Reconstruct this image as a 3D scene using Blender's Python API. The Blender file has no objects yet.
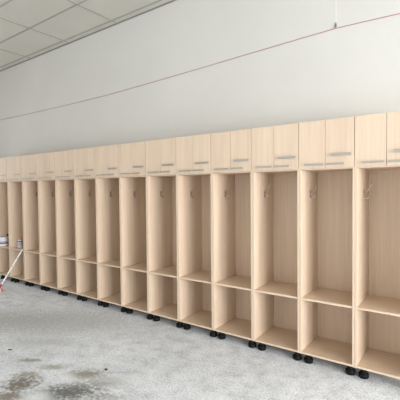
import bpy, bmesh, math, random
from mathutils import Vector, Matrix
random.seed(7)
S = bpy.context.scene
C = S.collection
PI = math.pi

# ------------------------------------------------------------------ materials
def nodes(name, rough=0.5, metal=0.0, spec=0.5, col=(.8, .8, .8)):
    m = bpy.data.materials.new(name); m.use_nodes = True
    nt = m.node_tree; b = nt.nodes['Principled BSDF']
    b.inputs['Base Color'].default_value = (*col, 1)
    b.inputs['Roughness'].default_value = rough
    b.inputs['Metallic'].default_value = metal
    b.inputs['Specular IOR Level'].default_value = spec
    return m, nt, b

def N(nt, t, **kw):
    n = nt.nodes.new(t)
    for k, v in kw.items():
        if k in n.inputs.keys(): n.inputs[k].default_value = v
        else: setattr(n, k, v)
    return n

def ramp(nt, stops):
    n = nt.nodes.new('ShaderNodeValToRGB'); e = n.color_ramp.elements
    e[0].position, e[0].color = stops[0][0], (*stops[0][1], 1)
    e[1].position, e[1].color = stops[-1][0], (*stops[-1][1], 1)
    for p, c in stops[1:-1]:
        x = e.new(p); x.color = (*c, 1)
    return n

def mapped(nt, scale, coord='Object'):
    tc = N(nt, 'ShaderNodeTexCoord'); mp = N(nt, 'ShaderNodeMapping')
    mp.inputs['Scale'].default_value = scale
    nt.links.new(tc.outputs[coord], mp.inputs['Vector'])
    return mp

def noise(nt, vec, scale, detail=4, rough=.6):
    n = N(nt, 'ShaderNodeTexNoise', Scale=scale, Detail=detail, Roughness=rough)
    nt.links.new(vec, n.inputs['Vector']); return n

def mix(nt, fac, a, b, blend='MIX'):
    n = N(nt, 'ShaderNodeMix', data_type='RGBA', blend_type=blend)
    for sock, v in ((n.inputs[0], fac), (n.inputs[6], a), (n.inputs[7], b)):
        if hasattr(v, 'links') or isinstance(v, bpy.types.NodeSocket): nt.links.new(v, sock)
        elif isinstance(v, tuple): sock.default_value = (*v, 1)
        else: sock.default_value = v
    return n.outputs[2]

def math_(nt, op, a, b=None):
    n = N(nt, 'ShaderNodeMath', operation=op)
    for i, v in enumerate((a, b)):
        if v is None: continue
        if isinstance(v, bpy.types.NodeSocket): nt.links.new(v, n.inputs[i])
        else: n.inputs[i].default_value = v
    return n.outputs[0]

def wood(name, axis, tint=(1, 1, 1), rough=.42):
    m, nt, b = nodes(name, rough, spec=.4)
    s = [55, 55, 55]; s[axis] = 1.6
    mp = mapped(nt, s)
    oi = N(nt, 'ShaderNodeObjectInfo')
    ad = N(nt, 'ShaderNodeVectorMath', operation='ADD')
    mu = N(nt, 'ShaderNodeMath', operation='MULTIPLY'); mu.inputs[1].default_value = 37.0
    nt.links.new(oi.outputs['Random'], mu.inputs[0])
    nt.links.new(mp.outputs[0], ad.inputs[0]); nt.links.new(mu.outputs[0], ad.inputs[1])
    n1 = noise(nt, ad.outputs[0], 1.0, 5, .65)
    s2 = [9, 9, 9]; s2[axis] = .7
    mp2 = mapped(nt, s2); ad2 = N(nt, 'ShaderNodeVectorMath', operation='ADD')
    nt.links.new(mp2.outputs[0], ad2.inputs[0]); nt.links.new(mu.outputs[0], ad2.inputs[1])
    n2 = noise(nt, ad2.outputs[0], 1.0, 3, .5)
    c = lambda r, g, bb: (r*tint[0], g*tint[1], bb*tint[2])
    r1 = ramp(nt, [(.28, c(.62, .475, .345)), (.5, c(.67, .52, .385)), (.72, c(.71, .565, .43))])
    nt.links.new(n1.outputs['Fac'], r1.inputs[0])
    r2 = ramp(nt, [(.3, (.95, .94, .93)), (.7, (1.04, 1.04, 1.04))])
    nt.links.new(n2.outputs['Fac'], r2.inputs[0])
    nt.links.new(mix(nt, 1.0, r1.outputs[0], r2.outputs[0], 'MULTIPLY'), b.inputs['Base Color'])
    bp = N(nt, 'ShaderNodeBump', Strength=.04, Distance=.001)
    nt.links.new(n1.outputs['Fac'], bp.inputs['Height']); nt.links.new(bp.outputs[0], b.inputs['Normal'])
    return m

WV = wood('birch_laminate_vertical', 2)
WH = wood('birch_laminate_horizontal', 0)
EDGE, _, _ = nodes('birch_edge_band', .45, col=(.80, .65, .50))
STEEL, nt, b = nodes('brushed_steel', .4, .75, col=(.42, .40, .355))
mp = mapped(nt, (6, 400, 400)); n = noise(nt, mp.outputs[0], 1, 2)
r = ramp(nt, [(.3, (.27, .27, .27)), (.7, (.42, .42, .42))]); nt.links.new(n.outputs['Fac'], r.inputs[0]); nt.links.new(r.outputs[0], b.inputs['Roughness'])
HOOK, _, _ = nodes('satin_nickel', .3, .9, col=(.48, .41, .34))
BLACK, nt, b = nodes('black_plastic', .6, spec=.2, col=(.004, .004, .004))

def plaster(name, c1, c2, bump=.05):
    m, nt, b = nodes(name, .7, spec=.25)
    mp = mapped(nt, (1, 1, 1)); n = noise(nt, mp.outputs[0], 1.3, 4)
    r = ramp(nt, [(.35, c1), (.65, c2)]); nt.links.new(n.outputs['Fac'], r.inputs[0])
    nt.links.new(r.outputs[0], b.inputs['Base Color'])
    n2 = noise(nt, mp.outputs[0], 120, 3); bp = N(nt, 'ShaderNodeBump', Strength=bump, Distance=.002)
    nt.links.new(n2.outputs['Fac'], bp.inputs['Height']); nt.links.new(bp.outputs[0], b.inputs['Normal'])
    return m
WALL = plaster('painted_plaster', (.61, .59, .545), (.63, .61, .565))
GREYW = plaster('low_bounce_grey_plaster', (.30, .30, .29), (.33, .33, .32))  # unseen walls given this dark grey to cut light bounced into the lockers
JOINT = plaster('joint_filler', (.72, .66, .62), (.74, .69, .65))
TILE = plaster('mineral_ceiling_tile', (.57, .555, .49), (.60, .585, .52), .15)
GRID, _, _ = nodes('painted_ceiling_grid', .5, col=(.36, .35, .31))
ANGLE, _, _ = nodes('ceiling_edge_angle', .5, col=(.22, .21, .19))

def concrete():
    m, nt, b = nodes('bare_concrete', .8, spec=.3)
    mp = mapped(nt, (1, 1, 1)); V = mp.outputs[0]
    n1 = noise(nt, V, .9, 6, .6); n2 = noise(nt, V, 7, 8, .7); n3 = noise(nt, V, 60, 3, .75)
    n4 = noise(nt, V, 30, 6, .85)
    r1 = ramp(nt, [(.3, (.68, .705, .735)), (.7, (.86, .88, .915))]); nt.links.new(n1.outputs['Fac'], r1.inputs[0])
    r2 = ramp(nt, [(.28, (.68, .68, .675)), (.5, (.99, .99, .99)), (.75, (1.16, 1.16, 1.16))]); nt.links.new(n2.outputs['Fac'], r2.inputs[0])
    r3 = ramp(nt, [(.34, (.58, .58, .58)), (.46, (.98, .98, .98)), (.7, (1.22, 1.22, 1.22))]); nt.links.new(n3.outputs['Fac'], r3.inputs[0])
    col = mix(nt, 1, r1.outputs[0], r2.outputs[0], 'MULTIPLY')
    col = mix(nt, 1.0, col, r3.outputs[0], 'MULTIPLY')
    # stains, pale patches and broad greyer areas that have their own places on the slab
    sx = N(nt, 'ShaderNodeSeparateXYZ'); nt.links.new(V, sx.inputs[0])
    for (x, y, rx, ry, dark, st, lo) in STAINS_AND_TONES:
        ox = math_(nt, 'SUBTRACT', sx.outputs[0], x); oy = math_(nt, 'SUBTRACT', sx.outputs[1], y)
        dx = math_(nt, 'DIVIDE', math_(nt, 'ADD', math_(nt, 'MULTIPLY', ox, .82), math_(nt, 'MULTIPLY', oy, .57)), rx)
        dy = math_(nt, 'DIVIDE', math_(nt, 'SUBTRACT', math_(nt, 'MULTIPLY', oy, .82), math_(nt, 'MULTIPLY', ox, .57)), ry)
        d = math_(nt, 'SQRT', math_(nt, 'ADD', math_(nt, 'MULTIPLY', dx, dx), math_(nt, 'MULTIPLY', dy, dy)))
        # ragged edge
        v = math_(nt, 'ADD', math_(nt, 'SUBTRACT', 1.0, d), math_(nt, 'MULTIPLY', math_(nt, 'SUBTRACT', n2.outputs['Fac'], .5), 2.8))
        v = math_(nt, 'ADD', v, math_(nt, 'MULTIPLY', math_(nt, 'SUBTRACT', n4.outputs['Fac'], .5), 6.0))
        mr = N(nt, 'ShaderNodeMapRange'); nt.links.new(v, mr.inputs[0])
        lo -= .15; mr.inputs[1].default_value = lo; mr.inputs[2].default_value = lo + .7; mr.inputs[4].default_value = st
        col = mix(nt, mr.outputs[0], col, dark)
    nt.links.new(col, b.inputs['Base Color'])
    bp = N(nt, 'ShaderNodeBump', Strength=.3, Distance=.004)
    nt.links.new(n3.outputs['Fac'], bp.inputs['Height']); nt.links.new(bp.outputs[0], b.inputs['Normal'])
    return m
STAINS_AND_TONES = [  # x, y, r along, r across, colour, strength, threshold
    (-2.245, -1.66, .14, .12, (.17, .145, .11), .92, -.1),
    (-2.36, -1.56, .10, .06, (.34, .31, .25), .8, -.05),
    (-2.60, -1.40, .11, .035, (.32, .31, .26), .85, -.1),
    (-2.30, -1.35, .13, .05, (.38, .35, .28), .75, -.05),
    (-1.93, -1.25, .16, .08, (.27, .24, .17), .85, -.1),
    (-1.70, -1.25, .18, .08, (.28, .27, .24), .85, -.1),
    (-1.80, -1.51, .24, .13, (.13, .125, .11), .92, -.1),
    (-1.50, -1.40, .22, .07, (.34, .33, .31), .6, .15),
    (-2.15, -1.83, .16, .08, (.22, .19, .14), .88, -.1),
    (-3.5, -.8, 1.3, .40, (.46, .46, .45), .6, .0),  # broad greyer area over the left of the floor
    (-4.2, -1.2, 1.0, .35, (.44, .44, .42), .6, .0),  # second broad greyer area, further left
    (-2.9, -1.1, .5, .12, (.48, .47, .43), .5, .2),
    (-2.05, -1.42, .12, .08, (.88, .89, .92), .7, .1),
    (-1.95, -1.70, .12, .08, (.86, .87, .90), .7, .1),
    (-1.55, -1.12, .45, .10, (.84, .85, .88), .5, .2),
]
CONC = concrete()
CABLE, _, _ = nodes('reddish_brown_cable', .6, col=(.42, .17, .12))
WHITEP, _, _ = nodes('white_plastic', .3, col=(.80, .81, .86))
LILAC, _, _ = nodes('pale_lilac_label', .5, col=(.55, .50, .56))
NAVY, _, _ = nodes('dark_blue_band', .4, col=(.015, .02, .05))
ORANGE, _, _ = nodes('orange_cap_plastic', .4, col=(.75, .33, .17))
RED, _, _ = nodes('red_plastic', .4, col=(.42, .05, .05))
NAP, nt, b = nodes('pink_roller_nap', .95, col=(.80, .55, .53))
POLE, nt, b = nodes('white_painted_pole', .4, col=(.85, .84, .82))
CHIP, _, _ = nodes('dark_chip', .9, col=(.03, .028, .025))
GLASSFRAME, _, _ = nodes('window_frame_paint', .5, col=(.75, .75, .74))

# ------------------------------------------------------------------ mesh helpers
def box(bm, x0, x1, y0, y1, z0, z1, bev=0, mi=0):
    vs = [bm.verts.new((x, y, z)) for z in (z0, z1) for y in (y0, y1) for x in (x0, x1)]
    fs = [bm.faces.new([vs[i] for i in q]) for q in ((0, 2, 3, 1), (4, 5, 7, 6), (0, 1, 5, 4), (2, 6, 7, 3), (0, 4, 6, 2), (1, 3, 7, 5))]
    for f in fs: f.material_index = mi
    if bev:
        es = list({e for f in fs for e in f.edges})
        r = bmesh.ops.bevel(bm, geom=es, offset=bev, segments=2, affect='EDGES', profile=.6)
        for f in r['faces']: f.material_index = mi

def lathe(bm, prof, cx=0, cy=0, seg=28, mi=0, M=None):
    rings = []
    for r, z in prof:
        ring = []
        for k in range(seg):
            a = 2*PI*k/seg; p = Vector((cx + r*math.cos(a), cy + r*math.sin(a), z))
            if M: p = M @ p
            ring.append(bm.verts.new(p))
        rings.append(ring)
    for a, b_ in zip(rings, rings[1:]):
        for k in range(seg):
            f = bm.faces.new((a[k], a[(k+1) % seg], b_[(k+1) % seg], b_[k])); f.smooth = True; f.material_index = mi
    f = bm.faces.new(list(reversed(rings[0]))); f.material_index = mi
    f = bm.faces.new(rings[-1]); f.material_index = mi

def tube(bm, pts, rad, seg=10, mi=0):
    pts = [Vector(p) for p in pts]; rings = []
    up = Vector((0, 0, 1))
    for i, p in enumerate(pts):
        d = (pts[min(i+1, len(pts)-1)] - pts[max(i-1, 0)]).normalized()
        u = d.cross(up if abs(d.z) < .9 else Vector((0, 1, 0))).normalized(); v = d.cross(u).normalized()
        r = rad[i] if isinstance(rad, (list, tuple)) else rad
        rings.append([bm.verts.new(p + (u*math.cos(2*PI*k/seg) + v*math.sin(2*PI*k/seg))*r) for k in range(seg)])
    # align successive rings
    for a, b_ in zip(rings, rings[1:]):
        best = min(range(seg), key=lambda s: sum((a[k].co - b_[(k+s) % seg].co).length for k in range(seg)))
        b_[:] = b_[best:] + b_[:best]
        for k in range(seg):
            f = bm.faces.new((a[k], a[(k+1) % seg], b_[(k+1) % seg], b_[k])); f.smooth = True; f.material_index = mi
    bm.faces.new(rings[0]).material_index = mi; bm.faces.new(rings[-1]).material_index = mi

def obj(name, bm, mats, parent=None, loc=(0, 0, 0), label=None):
    bmesh.ops.recalc_face_normals(bm, faces=bm.faces)
    me = bpy.data.meshes.new(name); bm.to_mesh(me); bm.free()
    for m in (mats if isinstance(mats, (list, tuple)) else [mats]): me.materials.append(m)
    o = bpy.data.objects.new(name, me); C.objects.link(o); o.location = loc
    if parent: o.parent = parent
    if label: o['label'] = label
    return o

def tag(o, label, cat, group=None):
    o['label'] = label; o['category'] = cat
    if group: o['group'] = group
    return o

def empty(name, loc=(0, 0, 0)):
    o = bpy.data.objects.new(name, None); C.objects.link(o); o.location = loc; o.empty_display_size = .1
    return o

def struct(name, bm, mats):
    o = obj(name, bm, mats); o['kind'] = 'structure'; return o

def B(*a, **k):
    bm = bmesh.new(); box(bm, *a, **k); return bm

# ------------------------------------------------------------------ room
XL, XR, YF, YB, ZC = -7.03, 8.0, -7.0, .466, 4.04
struct('floor', B(XL-.2, XR+.2, YF-.2, YB+.2, -.1, 0), CONC)
struct('wall_back', B(XL-.2, XR+.2, YB, YB+.2, 0, ZC+.1), WALL)
def wall_x(name, x0, x1, y0, y1, hy0, hy1, hz0, hz1):
    bm = bmesh.new()
    box(bm, x0, x1, y0, hy0, 0, ZC+.1); box(bm, x0, x1, hy1, y1, 0, ZC+.1)
    box(bm, x0, x1, hy0, hy1, 0, hz0); box(bm, x0, x1, hy0, hy1, hz1, ZC+.1)
    struct(name, bm, WALL if name == 'wall_left' else GREYW)
wall_x('wall_left', XL-.2, XL, YF, YB, -1.3, -.3, .9, 3.0)
wall_x('wall_right', XR, XR+.2, YF, YB, -6.4, -.9, .05, 3.2)
bm = bmesh.new(); wx0, wx1, wz0, wz1 = -6.0, 5.5, .05, 3.2
box(bm, XL, wx0, YF-.2, YF, 0, ZC+.1); box(bm, wx1, XR, YF-.2, YF, 0, ZC+.1)
box(bm, wx0, wx1, YF-.2, YF, 0, wz0); box(bm, wx0, wx1, YF-.2, YF, wz1, ZC+.1)
struct('wall_front', bm, GREYW)
bm = bmesh.new()
for i in range(6):
    x = wx0 + (wx1-wx0-.06)*i/5; box(bm, x, x+.06, YF-.13, YF-.07, wz0+.06, wz1-.06)
box(bm, wx0, wx1, YF-.13, YF-.07, wz0, wz0+.06); box(bm, wx0, wx1, YF-.13, YF-.07, wz1-.06, wz1)
struct('window_1', bm, GLASSFRAME)

# ceiling: tiles and the exposed grid that carries them
bm = bmesh.new()
box(bm, XL-.2, XR+.2, YF-.2, YB+.2, ZC+.008, ZC+.1, mi=0)
g = .012
ys = [.352 - .575*i for i in range(13)]
xs = [-3.385 + 1.17*i for i in range(-3, 8)]
for y in ys: box(bm, XL, XR, y-g, y+g, ZC, ZC+.009, mi=1)
for x in xs:
    if x < XR: box(bm, x-g, x+g, YF, YB, ZC+.0005, ZC+.009, mi=1)
box(bm, XL, XR, YB-.016, YB, ZC-.004, ZC+.009, mi=2)
struct('ceiling', bm, [TILE, GRID, ANGLE])

# faint filled joint between two wall boards above the cable
struct('trim_1', B(-.292, -.282, YB-.0015, YB+.001, 3.165, ZC-.005), JOINT)

# ------------------------------------------------------------------ locker unit (origin: left front floor corner)
P = .4785; T = .018; W = P-.001; D = .446; ZB = .10; ZT = 2.20; ZD = 1.776; ZS = .5975
def build_locker():
    t = empty('locker')
    def panel(name, x0, x1, y0, y1, z0, z1, m, bev=.0008, label=None, parent=t):
        return obj(name, B(x0, x1, y0, y1, z0, z1, bev=bev), m, parent, label=label)
    panel('side_panel', .0005, T, 0, D+.008, ZB, ZT, WV)
    panel('side_panel', W-T, W, 0, D+.008, ZB, ZT, WV)
    a, c = T+.0002, W-T-.0002
    panel('back_panel', a, c, D, D+.008, ZB, ZT, WV)
    panel('bottom_panel', a, c, .0005, D-.0005, ZB+.0005, ZB+T, WH)
    panel('shelf', a, c, .002, D-.0005, ZS, ZS+T, WH)
    panel('divider_panel', a, c, .001, D-.0005, ZD, ZD+T, WH)
    panel('top_panel', a, c, .001, D-.0005, ZT-T, ZT-.0005, WH)
    mid = W/2
    def handle(door, x0, x1, z, h):
        bm = bmesh.new()
        box(bm, x0, x1, -.0455, -.037, z-h/2, z+h/2, bev=.002)
        for x in (x0+.012, x1-.022): box(bm, x, x+.010, -.038, -.0195, z-.004, z+.004, bev=.001)
        obj('handle', bm, STEEL, door)
    dl = panel('door', .0015, mid-.0015, -.0195, -.0015, ZD+.012, ZT, WV, .0015)
    dr = panel('door', mid+.0015, W-.0015, -.0195, -.0015, ZD+.012, ZT, WV, .0015)
    handle(dl, .060, .222, 1.819, .014)
    handle(dr, .254, .398, 1.819, .014)
    handle(dr, .292, .458, 1.896, .019)
    for x in (.054, W-.054):
        for y in (.085, D-.07):
            bm = bmesh.new()
            lathe(bm, [(.038, .0), (.041, .004), (.041, .034), (.037, .040), (.027, .044), (.025, .07), (.028, .072), (.028, .088), (.040, .090), (.040, .0998)], x, y)
            obj('foot', bm, BLACK, t)
    # coat hook on the left side panel
    hy, x = .228, T
    bm = bmesh.new()
    box(bm, x, x+.004, hy-.011, hy+.011, 1.525, 1.600, bev=.0015)
    up = [(x+.003, hy, 1.575), (x+.018, hy, 1.572), (x+.036, hy, 1.585), (x+.048, hy, 1.612), (x+.060, hy, 1.640), (x+.068, hy, 1.650)]
    lo = [(x+.003, hy, 1.548), (x+.012, hy, 1.528), (x+.026, hy, 1.517), (x+.040, hy, 1.524), (x+.045, hy, 1.545)]
    tube(bm, up, [.006, .0055, .005, .005, .005, .007]); tube(bm, lo, [.006, .0055, .005, .005, .007])
    obj('coat_hook', bm, HOOK, t)
    return t

def copy_tree(o, parent=None):
    c = o.copy(); C.objects.link(c)
    if parent: c.parent = parent
    for ch in [q for q in KIDS.get(o, [])]: copy_tree(ch, c)
    return c

proto = build_locker()
KIDS = {}
for o in bpy.data.objects:
    if o.parent: KIDS.setdefault(o.parent, []).append(o)
desc = [
    'pale birch locker cut off by the right edge of the photo',
    'pale birch locker second from the right edge, the largest one shown in full width',
    'pale birch locker third from the right edge of the photo',
    'pale birch locker fourth from the right edge of the photo, right of the middle',
    'pale birch locker fifth from the right edge of the photo',
    'pale birch locker sixth from the right, near the middle of the row',
    'pale birch locker seventh from the right, half way along the row',
    'pale birch locker eighth from the right edge, just left of the middle of the row',
    'pale birch locker sixth from the left edge, counting the cut-off one',
    'pale birch locker fifth from the left edge, counting the cut-off one',
    'pale birch locker fourth from the left edge, two to the right of the bottle locker',
    'pale birch locker third from the left edge, next right of the locker with the bottle',
    'pale birch locker with a single white bottle on its shelf, pole leaning in front',
    'far left pale birch locker with two stacked white tubs, cut off by the left edge',
]
for k, d in enumerate(desc):
    o = proto if k == 0 else copy_tree(proto)
    o.location = (-k*P - {10: .004, 11: .010, 12: .018, 13: .026}.get(k, 0), 0, 0)
    tag(o, d, 'locker', 'row of tall open lockers along the wall')

# ------------------------------------------------------------------ things on the wall
bm = bmesh.new()
cp = [(XL+.002, 3.071), (-5.8, 3.055), (-4.8, 3.046), (-3.82, 3.048), (-2.9, 3.068), (-1.917, 3.101), (-1.2, 3.128), (-.55, 3.151), (-.287, 3.159), (-.05, 3.153), (.262, 3.143), (.8, 3.13), (1.6, 3.12)]
cp = [(x, z-.002) for x, z in cp]
tube(bm, [(x, YB-.0045, z) for x, z in cp], .003, 8)
tag(obj('cable', bm, CABLE), 'thin reddish brown cable running along the white wall above the lockers', 'cable')
bm = bmesh.new()
box(bm, -.293, -.281, YB-.012, YB, 3.166, 3.2, bev=.002); tube(bm, [(-.287, YB-.006, 3.2), (-.287, YB-.006, 3.213)], .003, 8)
tag(obj('cable_clip', bm, nodes('grey_clip', .5, col=(.16, .12, .10))[0]), 'tiny dark clip at the high point of the cable on the wall', 'clip')
bm = bmesh.new()
box(bm, -7.025, -6.945, YB-.05, YB, 3.92, 4.02, bev=.004); box(bm, -7.00, -6.96, YB-.065, YB-.049, 3.94, 4.0, bev=.003)
tag(obj('wall_bracket', bm, nodes('dark_bracket', .5, col=(.10, .10, .09))[0]), 'small dark fitting on the wall just under the ceiling at the far left corner', 'bracket')

# ------------------------------------------------------------------ things on the shelves
zs = ZS+T+.0005
def tub(x, y, z, label):
    t = empty('tub', (x, y, z)); t.scale = (.94, .94, .86)
    bm = bmesh.new(); lathe(bm, [(.074, 0), (.078, .004), (.083, .078), (.083, .082)]); obj('body', bm, WHITEP, t)
    bm = bmesh.new(); lathe(bm, [(.0865, .074), (.0875, .076), (.0875, .092), (.084, .096), (.078, .0965), (.077, .094)]); obj('lid', bm, LILAC if 'top' not in label else WHITEP, t)
    bm = bmesh.new()
    tube(bm, [(.084*math.cos(a), .084*math.sin(a)-.003, 0.068-.040*math.sin((a-PI)/PI*PI)) for a in [PI+PI*i/12 for i in range(13)]], .0022, 6)
    obj('wire_handle', bm, STEEL, t)
    return tag(t, label, 'tub', 'stacked tubs in the far left locker')
t = tub(-6.13, .079, zs, 'lower of two stacked white tubs in the far left locker, dark band above it')
bm = bmesh.new(); lathe(bm, [(.0845, .050), (.0848, .0505), (.0850, .0735), (.0846, .0740)]); obj('band', bm, NAVY, t, label='dark blue band')
tub(-6.13, .079, zs+.0842, 'upper of two stacked white tubs in the far left locker, resting on the other')
bm = bmesh.new()
lathe(bm, [(.026, 0), (.029, .003), (.029, .160), (.027, .165), (.027, .196), (.025, .199), (.012, .200)], -6.175, .187)
tag(obj('jar', bm, nodes('dark_jar_glass', .25, col=(.012, .011, .015))[0], loc=(0, 0, zs)), 'dark jar standing behind the stacked white tubs at far left', 'jar')
# bottle
t = empty('bottle', (-5.672, .14, zs))
bm = bmesh.new(); lathe(bm, [(.038, 0), (.042, .004), (.042, .112), (.040, .120), (.030, .132), (.026, .136)]); obj('body', bm, WHITEP, t)
bm = bmesh.new(); lathe(bm, [(.0424, .03), (.0430, .031), (.0430, .085), (.0424, .086)]); obj('label_wrap', bm, LILAC, t)
bm = bmesh.new(); lathe(bm, [(.0424, .094), (.0432, .095), (.0432, .113), (.0424, .114)]); obj('band', bm, NAVY, t, label='dark band')
bm = bmesh.new(); lathe(bm, [(.030, .136), (.031, .137), (.031, .158), (.028, .162), (.010, .163)]); obj('cap', bm, ORANGE, t, label='orange cap')
tag(t, 'small white bottle with orange cap on the shelf above the leaning pole', 'bottle')

# ------------------------------------------------------------------ roller tool leaning on the locker
t = empty('paint_roller', (-5.30, -.39, 0))
a = Vector((-5.30, -.012, .632)) - Vector(t.location); f0 = Vector((.005, -.01, .075))
d = (a-f0).normalized()
bm = bmesh.new(); tube(bm, [f0, f0 + d*.02, f0 + (a-f0)*.5, a - d*.012, a], [.0095, .0105, .0105, .0105, .007], 12); obj('pole', bm, POLE, t)
for s in (.12, .30, .52, .74, .93):
    p = f0 + (a-f0)*s; bm = bmesh.new(); tube(bm, [p, p + d*.014], .0112, 12); obj('pole_ring', bm, LILAC, t, label='greyish ring on the pole')
bm = bmesh.new()
tube(bm, [f0 + d*.05, f0 - d*.012], .017, 12)
tube(bm, [f0, f0 + Vector((.06, -.01, -.005)), f0 + Vector((.115, -.018, -.02)), f0 + Vector((.118, -.018, -.043)), f0 + Vector((.07, -.018, -.043))], .006, 8)
obj('roller_frame', bm, RED, t, label='red frame')
M = Matrix.Translation((-.115, -.028, .034)) @ Matrix.Rotation(PI/2, 4, 'Y')
bm = bmesh.new(); lathe(bm, [(.026, 0), (.032, .006), (.033, .10), (.033, .185), (.026, .192)], M=M); obj('roller_sleeve', bm, NAP, t, label='pinkish roller sleeve')
tag(t, 'white poled roller with red frame leaning on the lockers at far left', 'paint roller')

# ------------------------------------------------------------------ chips on the floor
def chip(x, y, sx, sy, sz, rz, label):
    bm = bmesh.new(); bmesh.ops.create_icosphere(bm, subdivisions=2, radius=1)
    for v in bm.verts:
        v.co = Vector((v.co.x*sx, v.co.y*sy, max(v.co.z, -.6)*sz)) * random.uniform(.82, 1.12)
    z0 = min(v.co.z for v in bm.verts)
    for v in bm.verts: v.co.z -= z0
    o = obj('stone_chip', bm, CHIP, loc=(x, y, .0)); o.rotation_euler.z = rz
    tag(o, label, 'stone chip', 'dark chips on the concrete floor')
chip(-2.984, -1.393, .026, .010, .006, .5, 'dark chip on the concrete floor near the left edge')
chip(-1.851, -1.103, .016, .010, .009, .3, 'dark chip on the floor near the brownish stains, right of the other')

# ------------------------------------------------------------------ light
def area(name, loc, rot, sx, sy, power, col):
    l = bpy.data.lights.new(name, 'AREA'); l.shape = 'RECTANGLE'; l.size = sx; l.size_y = sy
    l.energy = power; l.color = col
    o = bpy.data.objects.new(name, l); C.objects.link(o); o.location = loc; o.rotation_euler = rot
area('daylight_front', (-.25, YF-.3, 1.62), (PI/2, 0, 0), 11.3, 3.1, 200, (.96, .97, 1.0))
area('daylight_right', (XR+.25, -3.65, 1.62), (PI/2, 0, PI/2), 5.5, 3.1, 1850, (.93, .955, 1.0))
area('daylight_left', (XL-.25, -.8, 1.95), (PI/2, 0, -PI/2), 1.0, 2.1, 12, (1, .99, .97))
w = bpy.data.worlds.new('World'); S.world = w; w.use_nodes = True
w.node_tree.nodes['Background'].inputs[0].default_value = (.85, .93, 1, 1)
w.node_tree.nodes['Background'].inputs[1].default_value = 1.0

# ------------------------------------------------------------------ camera
f, yaw, pitch, roll = 367.27, .6307, -.0276, -.0091
fw = Vector((-math.sin(yaw)*math.cos(pitch), math.cos(yaw)*math.cos(pitch), math.sin(pitch)))
r0 = Vector((math.cos(yaw), math.sin(yaw), 0)); u0 = r0.cross(fw)
r_ = r0*math.cos(roll) + u0*math.sin(roll); u_ = -r0*math.sin(roll) + u0*math.cos(roll)
cam = bpy.data.cameras.new('camera'); co = bpy.data.objects.new('camera', cam); C.objects.link(co)
cam.sensor_fit = 'HORIZONTAL'; cam.sensor_width = 36; cam.lens = f/400*36; cam.clip_start = .05
co.matrix_world = Matrix(((r_.x, u_.x, -fw.x, .7595), (r_.y, u_.y, -fw.y, -3.2243), (r_.z, u_.z, -fw.z, 1.6079), (0, 0, 0, 1)))
S.camera = co
vs = S.view_settings
vs.view_transform = 'Standard'; vs.look = 'None'; vs.exposure = -0.62; vs.gamma = 1; vs.use_curve_mapping = False
